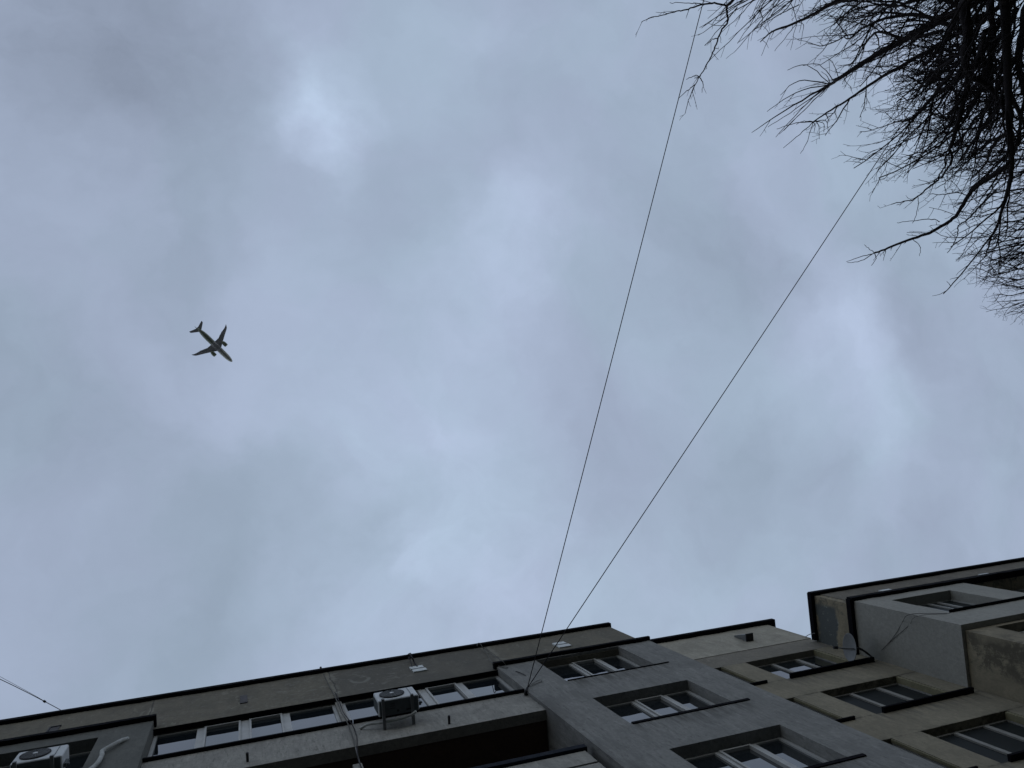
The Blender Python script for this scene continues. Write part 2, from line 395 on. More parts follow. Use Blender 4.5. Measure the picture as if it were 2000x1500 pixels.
# far left grey bay
wall(-1.17, FLX, ZG, 3.638, .985, 1.30, [(-.905, -.570, s_ - .067, t_ - .08) for s_, t_ in zip(g_sills, g_tops)]).build('wall', M['grey_left'], B)['label'] = 'grey wall of the bay at the left edge'
MB().box(-2.6, -1.17, 1.012, 1.30, ZG, 3.6).build('wall', M['grey_left'], B)
# parapet over the left half
MB().box(-2.6, 1.81, 1.012, 1.06, 3.601, 4.065).build('parapet', M['parapet'], B)['label'] = 'weathered concrete parapet with mortar seams'
MB().box(-2.6, 1.81, 1.06, 2.6, 3.64, 4.03).build('roof', M['roof'], B)
# spandrel under the glazed balconies
MB().box(FLX, GX0, 1.016, 1.055, 2.985, 3.238).build('spandrel', M['spandrel'], B)
MB().box(FLX, GX0, 1.056, 1.30, 2.99, 3.03).build('balcony_slab', M['loggia'], B)
# open balconies underneath
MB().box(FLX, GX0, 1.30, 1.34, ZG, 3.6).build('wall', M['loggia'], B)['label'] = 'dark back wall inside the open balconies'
for x0, x1 in ((FLX, .293), (.345, 1.012)):
    MB().box(x0, x1, 1.016, 1.05, 1.86, 2.425).build('balcony_parapet', M['spandrel'], B)
    MB().box(x0, x1, 1.016, 1.05, 2.437, 2.536).build('balcony_parapet', M['spandrel'], B)
    MB().box(x0, x1, 1.024, 1.30, 2.40, 2.436).build('balcony_slab', M['flash'], B)
    MB().box(x0, x1 + .01, 1.006, 1.056, 2.541, 2.568).build('handrail', M['rail'], B)
MB().box(.296, .326, 1.02, 1.27, ZG, 2.83).build('partition_wall', M['spandrel'], B)
MB().box(FLX, GX0, 1.06, 1.30, ZG, 1.86).build('wall', M['grey_left'], B)
# cream middle section
wall(GX1, RX, ZG, 3.50, 1.15, 1.4, [(x0, x1, s_, t_) for s_, t_ in zip(c_sills, c_tops) for x0, x1 in ((1.87, 2.140), (2.270, 2.688))]).build('wall', M['cream'], B)['label'] = 'cream plastered wall between the bays'
MB().box(GX1, RX, 1.151, 1.4, 3.5, 3.68).build('wall', M['creamband'], B)['label'] = 'dark stained band above the cream wall'
MB().box(GX1 - .1, RX + .01, 1.1485, 1.19, 3.68, 4.078).build('parapet', M['creamtop'], B)['label'] = 'pale cream parapet'
MB().box(GX1, RX, 1.19, 2.6, 3.70, 4.04).build('roof', M['roof'], B)
# right block
MB().box(2.792, 4.7, .915, 1.3, 3.325, 3.622).build('parapet', M['rpar'], B)['label'] = 'stained cream and grey parapet of the right block'
MB().box(2.83, 4.7, .912, .9149, 3.327, 3.620).build('facing', M['rfront'], B)
MB().box(2.80, 4.7, 1.3, 2.6, 3.3, 3.60).build('roof', M['roof'], B)
wall(2.789, 4.7, 2.682, 3.322, .895, 1.3, [(2.932, 3.297, 2.868, 3.212), (3.482, 4.7, 2.955, 3.322)]).build('wall', M['rgrey'], B)['label'] = 'smooth light grey upper storey of the right block'
wall(2.806, 4.7, ZG, 2.680, .920, 1.3, [(2.943, 3.35, 2.35, 2.655), (2.943, 3.35, 1.78, 2.10), (2.943, 3.35, 1.2, 1.52)]).build('wall', M['rcream'], B)['label'] = 'cream lower storeys of the right block'
MB().box(3.40, 4.7, 1.0, 1.3, ZG + .05, 2.0).build('wall', M['rcream'], B)
# main volume behind everything
MB().box(-2.6, 4.7, 1.42, 3.6, ZG, 3.6).build('rear_wall', M['grey_left'], B)

# flashing strips along the roof edges
def strip(x0, x1, y0, y1, z0, z1, wavy=True):
    b = MB(); n_ = max(2, int((x1 - x0) / .06)) if wavy else 2; vs = []
    for i in range(n_ + 1):
        x = x0 + (x1 - x0) * i / n_
        dzz = (random.uniform(-.0055, .0055) if wavy else 0); dyy = (random.uniform(-.0012, .0012) if wavy else 0)
        for (yy, z_) in ((y0 + dyy * .4, z0 + dzz), (y1, z0 + dzz), (y1, z1), (y0, z1)):
            vs.append(U(x, yy, z_))
    fs = [(4*i+k, 4*i+(k+1) % 4, 4*(i+1)+(k+1) % 4, 4*(i+1)+k) for i in range(n_) for k in range(4)] + [(3,2,1,0), tuple(4*n_+k for k in range(4))]
    return b.add(vs, fs)
strip(-2.6, 1.822, .996, 1.075, 4.046, 4.073).build('roof_flashing', M['flash'], B)
MB().box(1.8105, 1.825, 1.076, 2.6, 4.032, 4.062).build('roof_flashing', M['flash'], B)
strip(-1.18, FLX + .009, .966, 1.02, 3.622, 3.648).build('roof_flashing', M['flash'], B)
strip(GX0 - .012, GX1 + .008, .983, 1.011, 3.612, 3.634).build('roof_flashing', M['flash'], B)
strip(GX1 - .02, RX + .065, 1.126, 1.2, 4.060, 4.088).build('roof_flashing', M['flash'], B)
MB().box(2.8055, 2.813, 1.2, 2.6, 4.045, 4.083).build('roof_flashing', M['flash'], B)
strip(2.776, 4.7, .896, .95, 3.604, 3.63).build('roof_flashing', M['flash'], B)
MB().box(2.772, 2.7915, .9, 1.142, 3.602, 3.632).build('roof_flashing', M['flash'], B)
strip(2.775, 4.7, .878, .911, 3.306, 3.337).build('roof_flashing', M['flash'], B)
MB().box(2.768, 2.7885, .885, 1.149, 3.306, 3.336).build('roof_flashing', M['flash'], B)
# balcony parapet soffit: thin near-black strip above the balcony windows
strip(FLX, GX0, 1.0135, 1.034, 3.598, 3.601, False).build('lintel', M['flash'], B)

# windows -----------------------------------------------------------
def window(x0, x1, z0, z1, y, mull, fm='frame', gm='glass', sill=None, sashes=(), fw=.013, dep=.010, smat='flash', glassy=None):
    f = MB()
    f.box(x0, x0 + fw, y, y + dep, z0, z1); f.box(x1 - fw, x1, y, y + dep, z0, z1)
    f.box(x0 + fw, x1 - fw, y + .001, y + dep, z0, z0 + fw); f.box(x0 + fw, x1 - fw, y + .001, y + dep, z1 - fw * .75, z1)
    for a, b_ in mull: f.box(a, b_, y - .001, y + dep, z0 + fw, z1 - fw * .75)
    for a, b_ in sashes:                       # opening leaf: a second, slightly proud frame
        k = .008; za, zb_ = z0 + fw + .001, z1 - fw * .75 - .002; ya, yb_ = y - .006, y + dep - .001
        f.box(a, a + k, ya, yb_, za, zb_); f.box(b_ - k, b_, ya, yb_, za, zb_)
        f.box(a + k, b_ - k, ya + .0007, yb_, za, za + k); f.box(a + k, b_ - k, ya + .0007, yb_, zb_ - k, zb_)
    o = f.build('window', M[fm], B)
    g_ = MB().box(x0 + .004, x1 - .004, y + dep * .6, y + dep * .6 + .002, z0 + .004, z1 - .004).build('pane', M[gm], o)
    if sill:
        sx0, sx1, sy, sz, th = sill
        MB().box(sx0, sx1, sy, y + .002, sz - th, sz).build('sill', M[smat], o)
    return o
for k, (s_, t_) in enumerate(zip(g_sills[:4], g_tops[:4])):
    window(1.234, 1.648, s_ + .003, t_, 1.040, [(1.388, 1.401), (1.522, 1.541)], sashes=[(1.4025, 1.5205)], sill=(1.236, 1.712 if k < 2 else 1.70, .996, s_ + .002, .006 if k == 0 else .016))
    if k < 3:
        window(-.903, -.572, s_ - .065, t_ - .08, 1.03, [(-.745, -.73)], sill=None)
# glazed balconies, two runs either side of the cable seam
window(-.385, .318, 3.242, 3.600, 1.038, [(-.224, -.198), (-.058, -.028), (.104, .132)], sashes=[(-.197, -.059), (-.027, .103)], sill=(-.40, .348, 1.003, 3.243, .012))
window(.345, 1.043, 3.242, 3.600, 1.038, [(.50, .516), (.672, .704), (.844, .872)], sashes=[(.705, .843)], sill=(.352, 1.048, 1.003, 3.243, .012))
MB().box(.319, .344, 1.028, 1.055, 3.24, 3.6).build('wall', M['spandrel'], B)['label'] = 'narrow plastered strip between the two glazed balconies'
# cream section windows
for k, (s_, t_) in enumerate(zip(c_sills[:4], c_tops[:4])):
    window(2.272, 2.686, s_ + .003, t_, 1.180, [(2.409, 2.427), (2.552, 2.573)], 'oldframe', 'oldglass' if k == 0 else 'screen', (2.30 if k else 2.288, 2.757, 1.128, s_ + .003, .012), fw=.014)
    window(1.872, 2.1385, s_ + .003, t_, 1.166, [(2.0, 2.02)], 'oldframe', 'screen', (1.9, 2.165, 1.137, s_ + .002, .008), fw=.004)
    MB().box(2.134, 2.1392, 1.1525, 1.163, s_ + .006, t_ - .002).build('jamb_trim', M['creamtrim'], B)
    MB().box(2.675, 2.687, 1.153, 1.179, s_ + .006, t_ - .002).build('jamb_trim', M['creamtrim'], B)
# right block windows
window(2.934, 3.295, 2.872, 3.21, .940, [(3.077, 3.083), (3.143, 3.149), (3.198, 3.206)], 'frame', 'screen', (2.927, 3.44, .882, 2.870, .006), fw=.006)
window(3.486, 4.69, 2.957, 3.32, .985, [(3.70, 3.716), (3.9, 3.92), (4.2, 4.22)], 'frame', 'screen', None, sashes=[(3.72, 3.88)])
for z0, z1 in ((2.35, 2.655), (1.78, 2.10)):
    window(2.945, 3.348, z0, z1, .958, [(3.07, 3.09), (3.2, 3.215)], 'frame', 'screen', (2.93, 3.37, .895, z0 + .003, .012))

# vents, spouts and hatches on the parapets
def vent(x0, x1, z0, z1, y):
    b = MB(); mz = (z0 + z1) / 2
    b.box(x0, x1 - .004, y - .006, y, mz + .006, z1); b.box(x0 + .002, x1, y - .006, y, z0, mz - .006)
    o = b.build('vent_cover', M['plate'], B)
    MB().box(x0 + .006, x1 - .006, y - .003, y, mz - .0055, mz + .0055).build('slot', M['black'], o)
    MB().box(x0 + .012, x1 - .006, y - .0055, y, z1 + .0005, z1 + .006).build('slot', M['black'], o)
vent(.694, .760, 3.779, 3.873, 1.0118); vent(1.417, 1.483, 3.779, 3.877, 1.0118)
vent(3.090, 3.158, 3.396, 3.468, .9115); vent(3.752, 3.822, 3.400, 3.455, .9115)
o = MB().box(-.798, -.764, 1.009, 1.0119, 3.735, 3.866).build('hatch', M['greyplate'], B)
b = MB().box(-.800, -.761, 1.006, 1.0119, 3.8665, 3.873).box(-.804, -.7985, 1.006, 1.0119, 3.735, 3.866).build('hatch_rim', M['black'], o)
MB().box(-.062, -.031, 1.008, 1.0119, 3.751, 3.868).build('hatch', M['greyplate'], B)
def spout(x, z, dx_=0.):          # thin drain pipe sticking out of the spandrel
    a = Vector(U(x, 1.02, z)); a2 = Vector(U(x + dx_, .985, z - .004)); MB().tube([a, a2], .022, 10).build('drain_pipe', M['black'], B)
spout(.678, 3.032); spout(-.035, 3.040); spout(-.72, 3.0)
h = MB(); q = [U(2.500,1.148,3.932),U(2.536,1.148,3.932),U(2.536,1.148,3.818),U(2.500,1.148,3.818),U(2.500,1.112,3.818),U(2.536,1.112,3.818),U(2.5,1.139,3.932),U(2.536,1.139,3.932)]
h.add(q, [(0,1,7,6),(6,7,5,4),(0,6,4,3),(1,2,5,7),(3,4,5,2),(0,3,2,1)])
o = h.build('rain_spout', M['steel'], B)
MB().box(2.496, 2.540, 1.108, 1.148, 3.811, 3.8175).build('spout_lip', M['black'], o)
MB().tube([U(.309, 1.04, 4.074), U(.309, 1.005, 4.13)], .03, 8, .024).build('roof_pipe', M['black'], B)

# ------------------------------------------------------------------ air conditioners
def make_ac(loc):
    t_ = thing('air_conditioner', 'white outdoor unit on steel brackets under the long balcony windows, beside the cable seam', 'air conditioner', loc, 'air conditioner units on the facade')
    x0, x1, y0, y1, z0, z1 = .432, .586, .914, .974, 3.112, 3.232
    c_ = MB().box(x0, x1, y0, y1, z0 + .0006, z1).build('casing', M['acwhite'], t_, bevel=.025)
    bp_ = MB().box(x0 + .005, x1 - .004, y0 + .003, y1 - .003, z0 - .0035, z0 + .0004).build('base_pan', M['acdark'], t_)
    lb = MB()
    for i in range(7): lb.box(x0 - .0014, x0 - .0003, y0 + .008, y1 - .008, z0 + .012 + i * .014, z0 + .020 + i * .014)
    lb.build('side_grille', M['acdark'], c_)
    cx, cz = (.445 + .542) / 2 + .001, 3.174; ctr = Vector(U(cx, y0, cz)); rad = .0475 * S
    Mx = Matrix.Translation(ctr) @ Matrix.Rotation(math.radians(90), 4, 'X')
    MB().lathe([(rad, .001), (rad, .016), (rad * .96, .02), (rad * .95, .004)], Mx, 40).build('fan_guard', M['black'], t_, True)
    f = MB()
    for i in range(9):
        r_ = rad * (.28 + i * .075); pts = [Mx @ Vector((r_ * math.cos(2*math.pi*k/28), r_ * math.sin(2*math.pi*k/28), .02)) for k in range(29)]
        f.tube(pts, .003, 4)
    for k in range(14):
        an = 2*math.pi*k/14; f.tube([Mx @ Vector((rad*.2*math.cos(an), rad*.2*math.sin(an), .021)), Mx @ Vector((rad*.96*math.cos(an), rad*.96*math.sin(an), .019))], .0028, 4)
    f.build('fan_grille', M['steel'], t_)
    MB().lathe([(rad * .17, .018), (rad * .17, .028), (rad * .1, .031)], Mx, 20).build('fan_hub', M['acwhite'], t_)
    MB().box(x1 - .0265, x1 - .0245, y0 - .0012, y0 - .0002, z0 + .01, z1 - .004).build('panel_seam', M['acdark'], c_)
    # vents and holes in the base
    for xx, yy, w_, l_ in ((.50, .955, .008, .006), (.535, .957, .016, .004), (.452, .95, .004, .012), (.475, .93, .02, .0012), (.475, .938, .02, .0012), (.475, .946, .02, .0012)):
        MB().box(xx, xx + w_, yy, yy + l_, z0 - .0046, z0 - .0036).build('base_slot', M['black'], bp_)
    v = MB().box(x1 + .0005, x1 + .010, .945, .958, z0 + .012, z0 + .06).box(x1 + .0005, x1 + .016, .949, .955, z0 + .02, z0 + .035).build('valve_cover', M['acdark'], t_)
    for xx in (.449, .558):
        br = MB().box(xx - .0055, xx + .0055, .905, 1.0155, 3.096, 3.1079).build('bracket', M['steel'], t_)
    return t_
ac = make_ac(U(.51, .95, 3.1))
# pipe run from that unit into the wall
pts = [onY(704,1423,1.013), onY(712,1418,1.004), onY(722,1414,.996), onY(748,1411,.992), onY(780,1404,.985), onY(803,1396,.975), onY(812,1390,.962)]
def smoothpts(p, n_=5):
    p = [Vector(a) for a in p]; out = []
    for i in range(len(p) - 1):
        a, b_, c_, d_ = p[max(i-1, 0)], p[i], p[i+1], p[min(i+2, len(p)-1)]
        for k in range(n_):
            t1 = k / n_; out.append(.5 * ((2*b_) + (c_-a)*t1 + (2*a-5*b_+4*c_-d_)*t1*t1 + (3*b_-a-3*c_+d_)*t1**3))
    out.append(p[-1]); return out
MB().tube(smoothpts(pts), .024, 8).build('refrigerant_pipe', M['hose'], ac, True)
# the second unit: a copy at the far left
ac2 = ac.copy(); C.objects.link(ac2); off = Vector((-1.2085 * S, .006 * S, .044 * S))
ac2.location = ac.location + off; ac2['label'] = 'white outdoor unit in front of a recessed window, at the bottom left corner'
for ch in list(ac.children):
    if ch.name.startswith('refrigerant'): continue
    c_ = ch.copy(); C.objects.link(c_); c_.parent = ac2
    for g_ in ch.children:
        d_ = g_.copy(); C.objects.link(d_); d_.parent = c_
ORIG[ac2.name] = ORIG[ac.name] + off
pp = [onY(249,1443,.984), onY(236,1447,.975), onY(215,1458,.972), onY(200,1467,.972), onY(199,1475,.972), onY(192,1488,.972), onY(180,1500,.972), onY(160,1512,.965)]
MB().tube(smoothpts(pp), .036, 8).build('refrigerant_pipe', M['hose'], ac2, True)

# ------------------------------------------------------------------ satellite dish
dc = Vector(U(2.672, 1.08, 3.213)); nrm = Vector((-.955, -.12, .23)).normalized()
dish = thing('satellite_dish', 'round grey satellite dish with receiver arm beside the top cream window', 'satellite dish', U(2.745, 1.13, 3.18))
up = Vector((0, 0, 1)); zx = nrm; yx = (up - zx * up.dot(zx)).normalized(); xx = yx.cross(zx)
Md = Matrix((( xx.x, yx.x, zx.x, dc.x), (xx.y, yx.y, zx.y, dc.y), (xx.z, yx.z, zx.z, dc.z), (0,0,0,1)))
prof = [(.001, -.004)] + [(.29 * k / 8, .055 * (k / 8) ** 2) for k in range(1, 9)] + [(.298, .056), (.298, .048), (.29, .045)] + [(.29 * k / 8, .055 * (k / 8) ** 2 - .012) for k in range(7, 0, -1)] + [(.001, -.014)]
MB().lathe(prof, Md, 48).build('reflector', M['dish'], dish, True)
lnb = dc + nrm * .40 - yx * .05
foot = dc - yx * .10 - nrm * .05
a_ = MB().tube([foot, dc - yx * .13 + nrm * .06, lnb], .014, 6).build('arm', M['steel'], dish)
MB().tube([lnb - nrm * .06 + yx * .01, lnb + nrm * .03 + yx * .015], .035, 10).build('receiver', M['black'], dish)
base = Vector(U(2.752, 1.13, 3.178))
MB().tube(smoothpts([foot, dc - nrm * .13 - yx * .12, base + Vector((.0, -.05, .12)), base]), .022, 8).build('mast', M['black'], dish)
MB().tube(smoothpts([lnb - nrm * .03, dc + nrm * .2 - yx * .27, dc + nrm * .03 - yx * .22, foot, base + Vector((-.03, -.08, .1)), base]), .006, 5).build('coaxial_cable', M['cable'], dish)

# ------------------------------------------------------------------ cables
def cable(name, pts, r, label, m='cable', n_=6, cat='cable', group=None):
    return tag(MB().tube(smoothpts(pts, n_), r, 5).build(name, M[m]), label, cat, group)
hook = onY(1030, 1344, .992)
def span(p0, p1, sag, n_=24):
    return [p0.lerp(p1, k / n_) - Vector((0, 0, sag * 4 * (k / n_) * (1 - k / n_))) for k in range(n_ + 1)]
e1 = atz(1375, -40, 14.0); e1 = hook + (e1 - hook) * 5
tag(MB().tube(span(hook, e1, .4, 60), .0085, 6).build('overhead_wire', M['cable']), 'steeper black wire of the pair, running from the bay corner to the top edge', 'wire', 'overhead wires')
e2 = atz(1750, 242, 13.6); e2 = hook + (e2 - hook) * 5
tag(MB().tube(span(hook, e2, .4, 60), .0085, 6).build('overhead_wire', M['cable']), 'black wire slanting from the bay corner into the bare tree', 'wire', 'overhead wires')
hk = thing('wall_hook', 'small black iron bracket holding the two wires at the bay corner', 'bracket', tuple(onY(1027, 1356, 1.0)))
MB().tube([onY(1026, 1357, 1.0145), onY(1028, 1349, .996), hook], .026, 8).build('bracket', M['black'], hk)
MB().tube([onY(1024, 1356, 1.0145), onY(1031, 1356, 1.0145)], .022, 6).build('wall_plate', M['black'], hk)
cable('cable_loop', [hook, onY(1043,1333,.997), onY(1055,1328,.996), onY(1058,1331,.996), onY(1048,1335,.997), hook], .006, 'thin coil of spare cable on the grey wall beside the wire bracket', 'palecable')
cable('drooping_cable', [onY(932,1262,.99), onY(933,1257,.985), onY(938,1257,.985), onY(946,1270,1.004), onY(954,1283,1.004), onY(961,1294,.978), onY(968,1298,.995), onY(984,1304,.9965), onY(993,1304,.9965)], .008, 'pale cable looping over the roof edge down to the middle bay corner', 'palecable')
cable('drooping_cable', [onY(940,1262,.988), onY(950,1270,1.006), onY(966,1282,1.006), onY(980,1290,.98), onY(988,1299,.9965)], .007, 'shorter pale cable lying along the parapet seam above the bay', 'palecable')
cable('wall_cable', [onY(1007,1311,.9975), onY(1016,1314,.997), onY(1026,1319,.9965)], .008, 'short black cable end on the grey wall below the bay flashing')
drop = [(632,1316,.988),(640,1334,1.006),(650,1352,1.006),(656,1364,1.006),(662,1379,1.012),(667,1392,1.012),(675,1404,.998),(682,1420,1.010),(689,1440,1.010),(693,1456,1.010),(697,1470,1.0),(701,1484,1.0),(706,1500,1.0),(716,1525,1.0)]
cable('down_cable', [onY(*p) for p in drop], .011, 'dark cable running from the roof down the seam between the glazed balconies', 'palecable')
cable('down_cable', [onY(x + 4 + (y_ > 1400) * 5 * math.sin((y_ - 1400) / 18.) , y_, Y - .001) for x, y_, Y in drop[2:]], .009, 'second cable bulging beside the first one below the balcony sill')
cable('antenna_cable', [onY(799,1287,.99), onY(800,1279,.985), onY(805,1284,.985), onY(809,1293,1.006), onY(815,1302,1.006)], .016, 'black cable hanging from the roof edge to the vent plate above the outdoor unit')
cable('antenna_cable', [onY(799,1281,.986), onY(802,1290,1.004), onY(805,1303,1.006)], .008, 'thin cable left of the black one at the same vent plate')
MB_ = MB().tube([onY(798,1282,.985), onY(801,1279,.984)], .05, 6)
tag(MB_.build('cable_clamp', M['black']), 'small black clamp on the roof edge holding the hanging cable', 'clamp')
rp = atz(126, 1391, 18.75)
l1 = [rp, atz(87, 1370, 18.75), atz(0, 1326.5, 18.7), atz(-200, 1235, 18.4), atz(-1500, 640, 17.5)]
cable('roof_cable', l1, .007, 'cable leaving the roof edge at the far left with a small joint on it')
tag(MB().tube([atz(84.5, 1368.6, 18.75), atz(89.5, 1371.4, 18.75)], .022, 6).build('cable_joint', M['black']), 'dark joint where the two far left cables meet', 'cable joint')
cable('roof_cable', [atz(87, 1369.5, 18.75), atz(60, 1354, 18.75), atz(0, 1321.5, 18.7), atz(-200, 1215, 18.4), atz(-1500, 590, 17.5)], .0035, 'thinner upper cable beside it at the far left edge', 'palecable')
cable('roof_edge_cable', [rp, atz(150, 1388.5, 18.76), atz(180, 1384.5, 18.77), atz(205, 1381, 18.76)], .008, 'thin cable resting along the black flashing at the far left', 'palecable')
cable('grey_wall_cable', [onY(1855,1198,.882), onY(1810,1198,.892), onY(1782,1199,.8935), onY(1769.5,1203.5,.8925)] + [Vector(U(2.787, 0, 0)) * 0 + (lambda v: Vector(U(2.786, v[1] * 2.786 / v[0], v[2] * 2.786 / v[0])))(ray(x, y_)) for x, y_ in ((1764, 1212), (1752, 1234), (1737, 1254), (1722, 1270))], .0045, 'thin cable drooping over the corner of the light grey side wall', 'cable')
cable('grey_wall_cable', [onY(1850,1199,.8935), onY(1815,1200,.8935), onY(1795,1203,.8935), onY(1783,1208,.8925)] + [(lambda v: Vector(U(2.786, v[1] * 2.786 / v[0], v[2] * 2.786 / v[0])))(ray(x, y_)) for x, y_ in ((1779, 1216), (1768, 1228), (1748, 1245), (1730, 1262))], .004, 'second thin cable lower on the same light grey side wall', 'cable')
cable('roof_corner_cable', [onY(1573,1244,1.15), onY(1579,1240,1.12), onY(1586,1237.5,1.10), onY(1592,1237,1.08)], .008, 'short cable bridging the cream roof edge and the right block', 'palecable')

# ------------------------------------------------------------------ aircraft
PH = 1146.0
nose = atz(340 + 1420/12.5, 600 + 1335/12.5, PH); tail = atz(340 + 570/12.5, 600 + 510/12.5, PH)
hd = math.atan2(nose.y - tail.y, nose.x - tail.x); mid = (nose + tail) / 2
air = thing('airliner', 'twin engine passenger jet flying overhead against the clouds', 'airplane', tuple(mid))
air.rotation_euler = (0, 0, hd)
ORIG[air.name] = Vector((0, 0, 0))            # its parts are modelled in its own axes: x = nose, y = left wing, origin mid fuselage
X0 = -31.5
fp = [(-.5,.3,1.2),(2,1.1,1.0),(5,1.9,.75),(9,2.6,.35),(14,3.05,.05),(20,3.2,0),(46,3.2,0),(52,3.1,-.02),(56,2.75,-.12),(59.5,2.1,-.3),(61.8,1.3,-.5),(62.8,.6,-.6),(63,.2,-.62)]
f = MB(); nn = 24; vs = []
for x, r, zc in fp:
    for k in range(nn):
        an = 2*math.pi*k/nn; vs.append((X0 + x, r * math.cos(an), zc + r * 1.02 * math.sin(an)))
f.add(vs, [(i*nn+k, i*nn+(k+1) % nn, (i+1)*nn+(k+1) % nn, (i+1)*nn+k) for i in range(len(fp)-1) for k in range(nn)] + [tuple(range(nn))[::-1], tuple(range((len(fp)-1)*nn, len(fp)*nn))])
f.v = [(p[0], p[1] * 1.14, p[2] * 1.1) for p in f.v]
f.build('fuselage', M['fus'], air, True)
bf = MB()
vs = []
bp_ = [(25.5,.6),(28,2.6),(32,3.4),(37,3.4),(41,2.4),(43,.7)]
for x, wd in bp_:
    for k in range(nn):
        an = 2*math.pi*k/nn; vs.append((X0 + x, wd * math.cos(an), -2.1 + min(wd, 1.55) * math.sin(an)))
bf.add(vs, [(i*nn+k, i*nn+(k+1) % nn, (i+1)*nn+(k+1) % nn, (i+1)*nn+k) for i in range(len(bp_)-1) for k in range(nn)] + [tuple(range(nn))[::-1], tuple(range((len(bp_)-1)*nn, len(bp_)*nn))])
bf.build('belly_fairing', M['wing'], air, True)
def foil(stations, sgn):
    """stations: (y, xLE, xTE, z, thickness)"""
    vs = []
    for y, le, te, z_, th in stations:
        c_ = le - te
        for fx, fz in ((0, 0), (.08, .38), (.35, .55), (.7, .3), (1, 0), (.7, -.22), (.35, -.4), (.08, -.3)):
            vs.append((X0 + le - c_ * fx, sgn * y, z_ + th * fz))
    n_ = 8; m_ = len(stations)
    fs = [(i*n_+k, i*n_+(k+1) % n_, (i+1)*n_+(k+1) % n_, (i+1)*n_+k) for i in range(m_-1) for k in range(n_)] + [tuple(range(n_))[::-1], tuple(range((m_-1)*n_, m_*n_))]
    return MB().add(vs, fs)
for sg in (1, -1):
    wg = foil([(0, 41.5, 28.0, -1.3, 1.8), (3, 39.8, 28.1, -1.2, 1.6), (9.5, 35.7, 27.9, -.6, 1.1), (18, 30.6, 24.6, .4, .6), (25, 26.6, 22.9, 1.5, .35), (27.4, 25.0, 21.9, 2.0, .28), (29.0, 22.9, 20.9, 2.5, .2), (30.0, 20.9, 20.2, 2.9, .12)], sg).build('wing', M['wing'], air)
    fl = MB()
    for yy, xt in ((8.2, 28.2), (13.5, 26.6), (18.5, 24.7)):
        fl.tube([(X0 + xt + 3.5, sg*yy, -1.2 + yy*.08), (X0 + xt + 1, sg*yy, -1.35 + yy*.08), (X0 + xt - 1.3, sg*yy, -1.0 + yy*.08)], .42, 6, .12)
    fl.build('flap_fairing', M['wing'], wg)
    Me = Matrix.Translation((X0 + 35.6, sg * 9.75, -2.9)) @ Matrix.Rotation(math.radians(90), 4, 'Y')
    e_ = MB().lathe([(1.2, -.9), (1.8, .2), (2.4, 1.6), (2.6, 4.0), (2.5, 6.4), (2.3, 7.0), (2.1, 6.9), (2.0, 5.6)], Me, 20).build('engine', M['engine'], air, True)
    MB().add([(X0+41, sg*9.6, -1.3),(X0+41, sg*9.9, -1.3),(X0+33.5, sg*9.9, -1.6),(X0+33.5, sg*9.6, -1.6),(X0+38, sg*9.6, -.6),(X0+38, sg*9.9, -.6),(X0+34, sg*9.9, -.5),(X0+34, sg*9.6, -.5)],
             [(0,1,2,3),(4,7,6,5),(0,4,5,1),(1,5,6,2),(2,6,7,3),(3,7,4,0)]).build('pylon', M['wing'], e_)
    foil([(0, 6.6, -.9, 1.1, .7), (2, 5.0, -.9, 1.2, .55), (10, -.8, -3.7, 1.8, .22), (10.7, -1.9, -4.1, 1.85, .1)], sg).build('tailplane', M['wing'], air)
fn = foil([(0, 9.0, .5, 0, 1.4), (2, 7.5, -.3, 0, 1.3), (10.3, -1.4, -6.6, 0, 1.1), (10.8, -2.6, -7.0, 0, .7)], 1)
fn.v = [(p[0], p[2], 2.3 + p[1]) for p in fn.v]
fn.build('tail_fin', M['fus'], air)

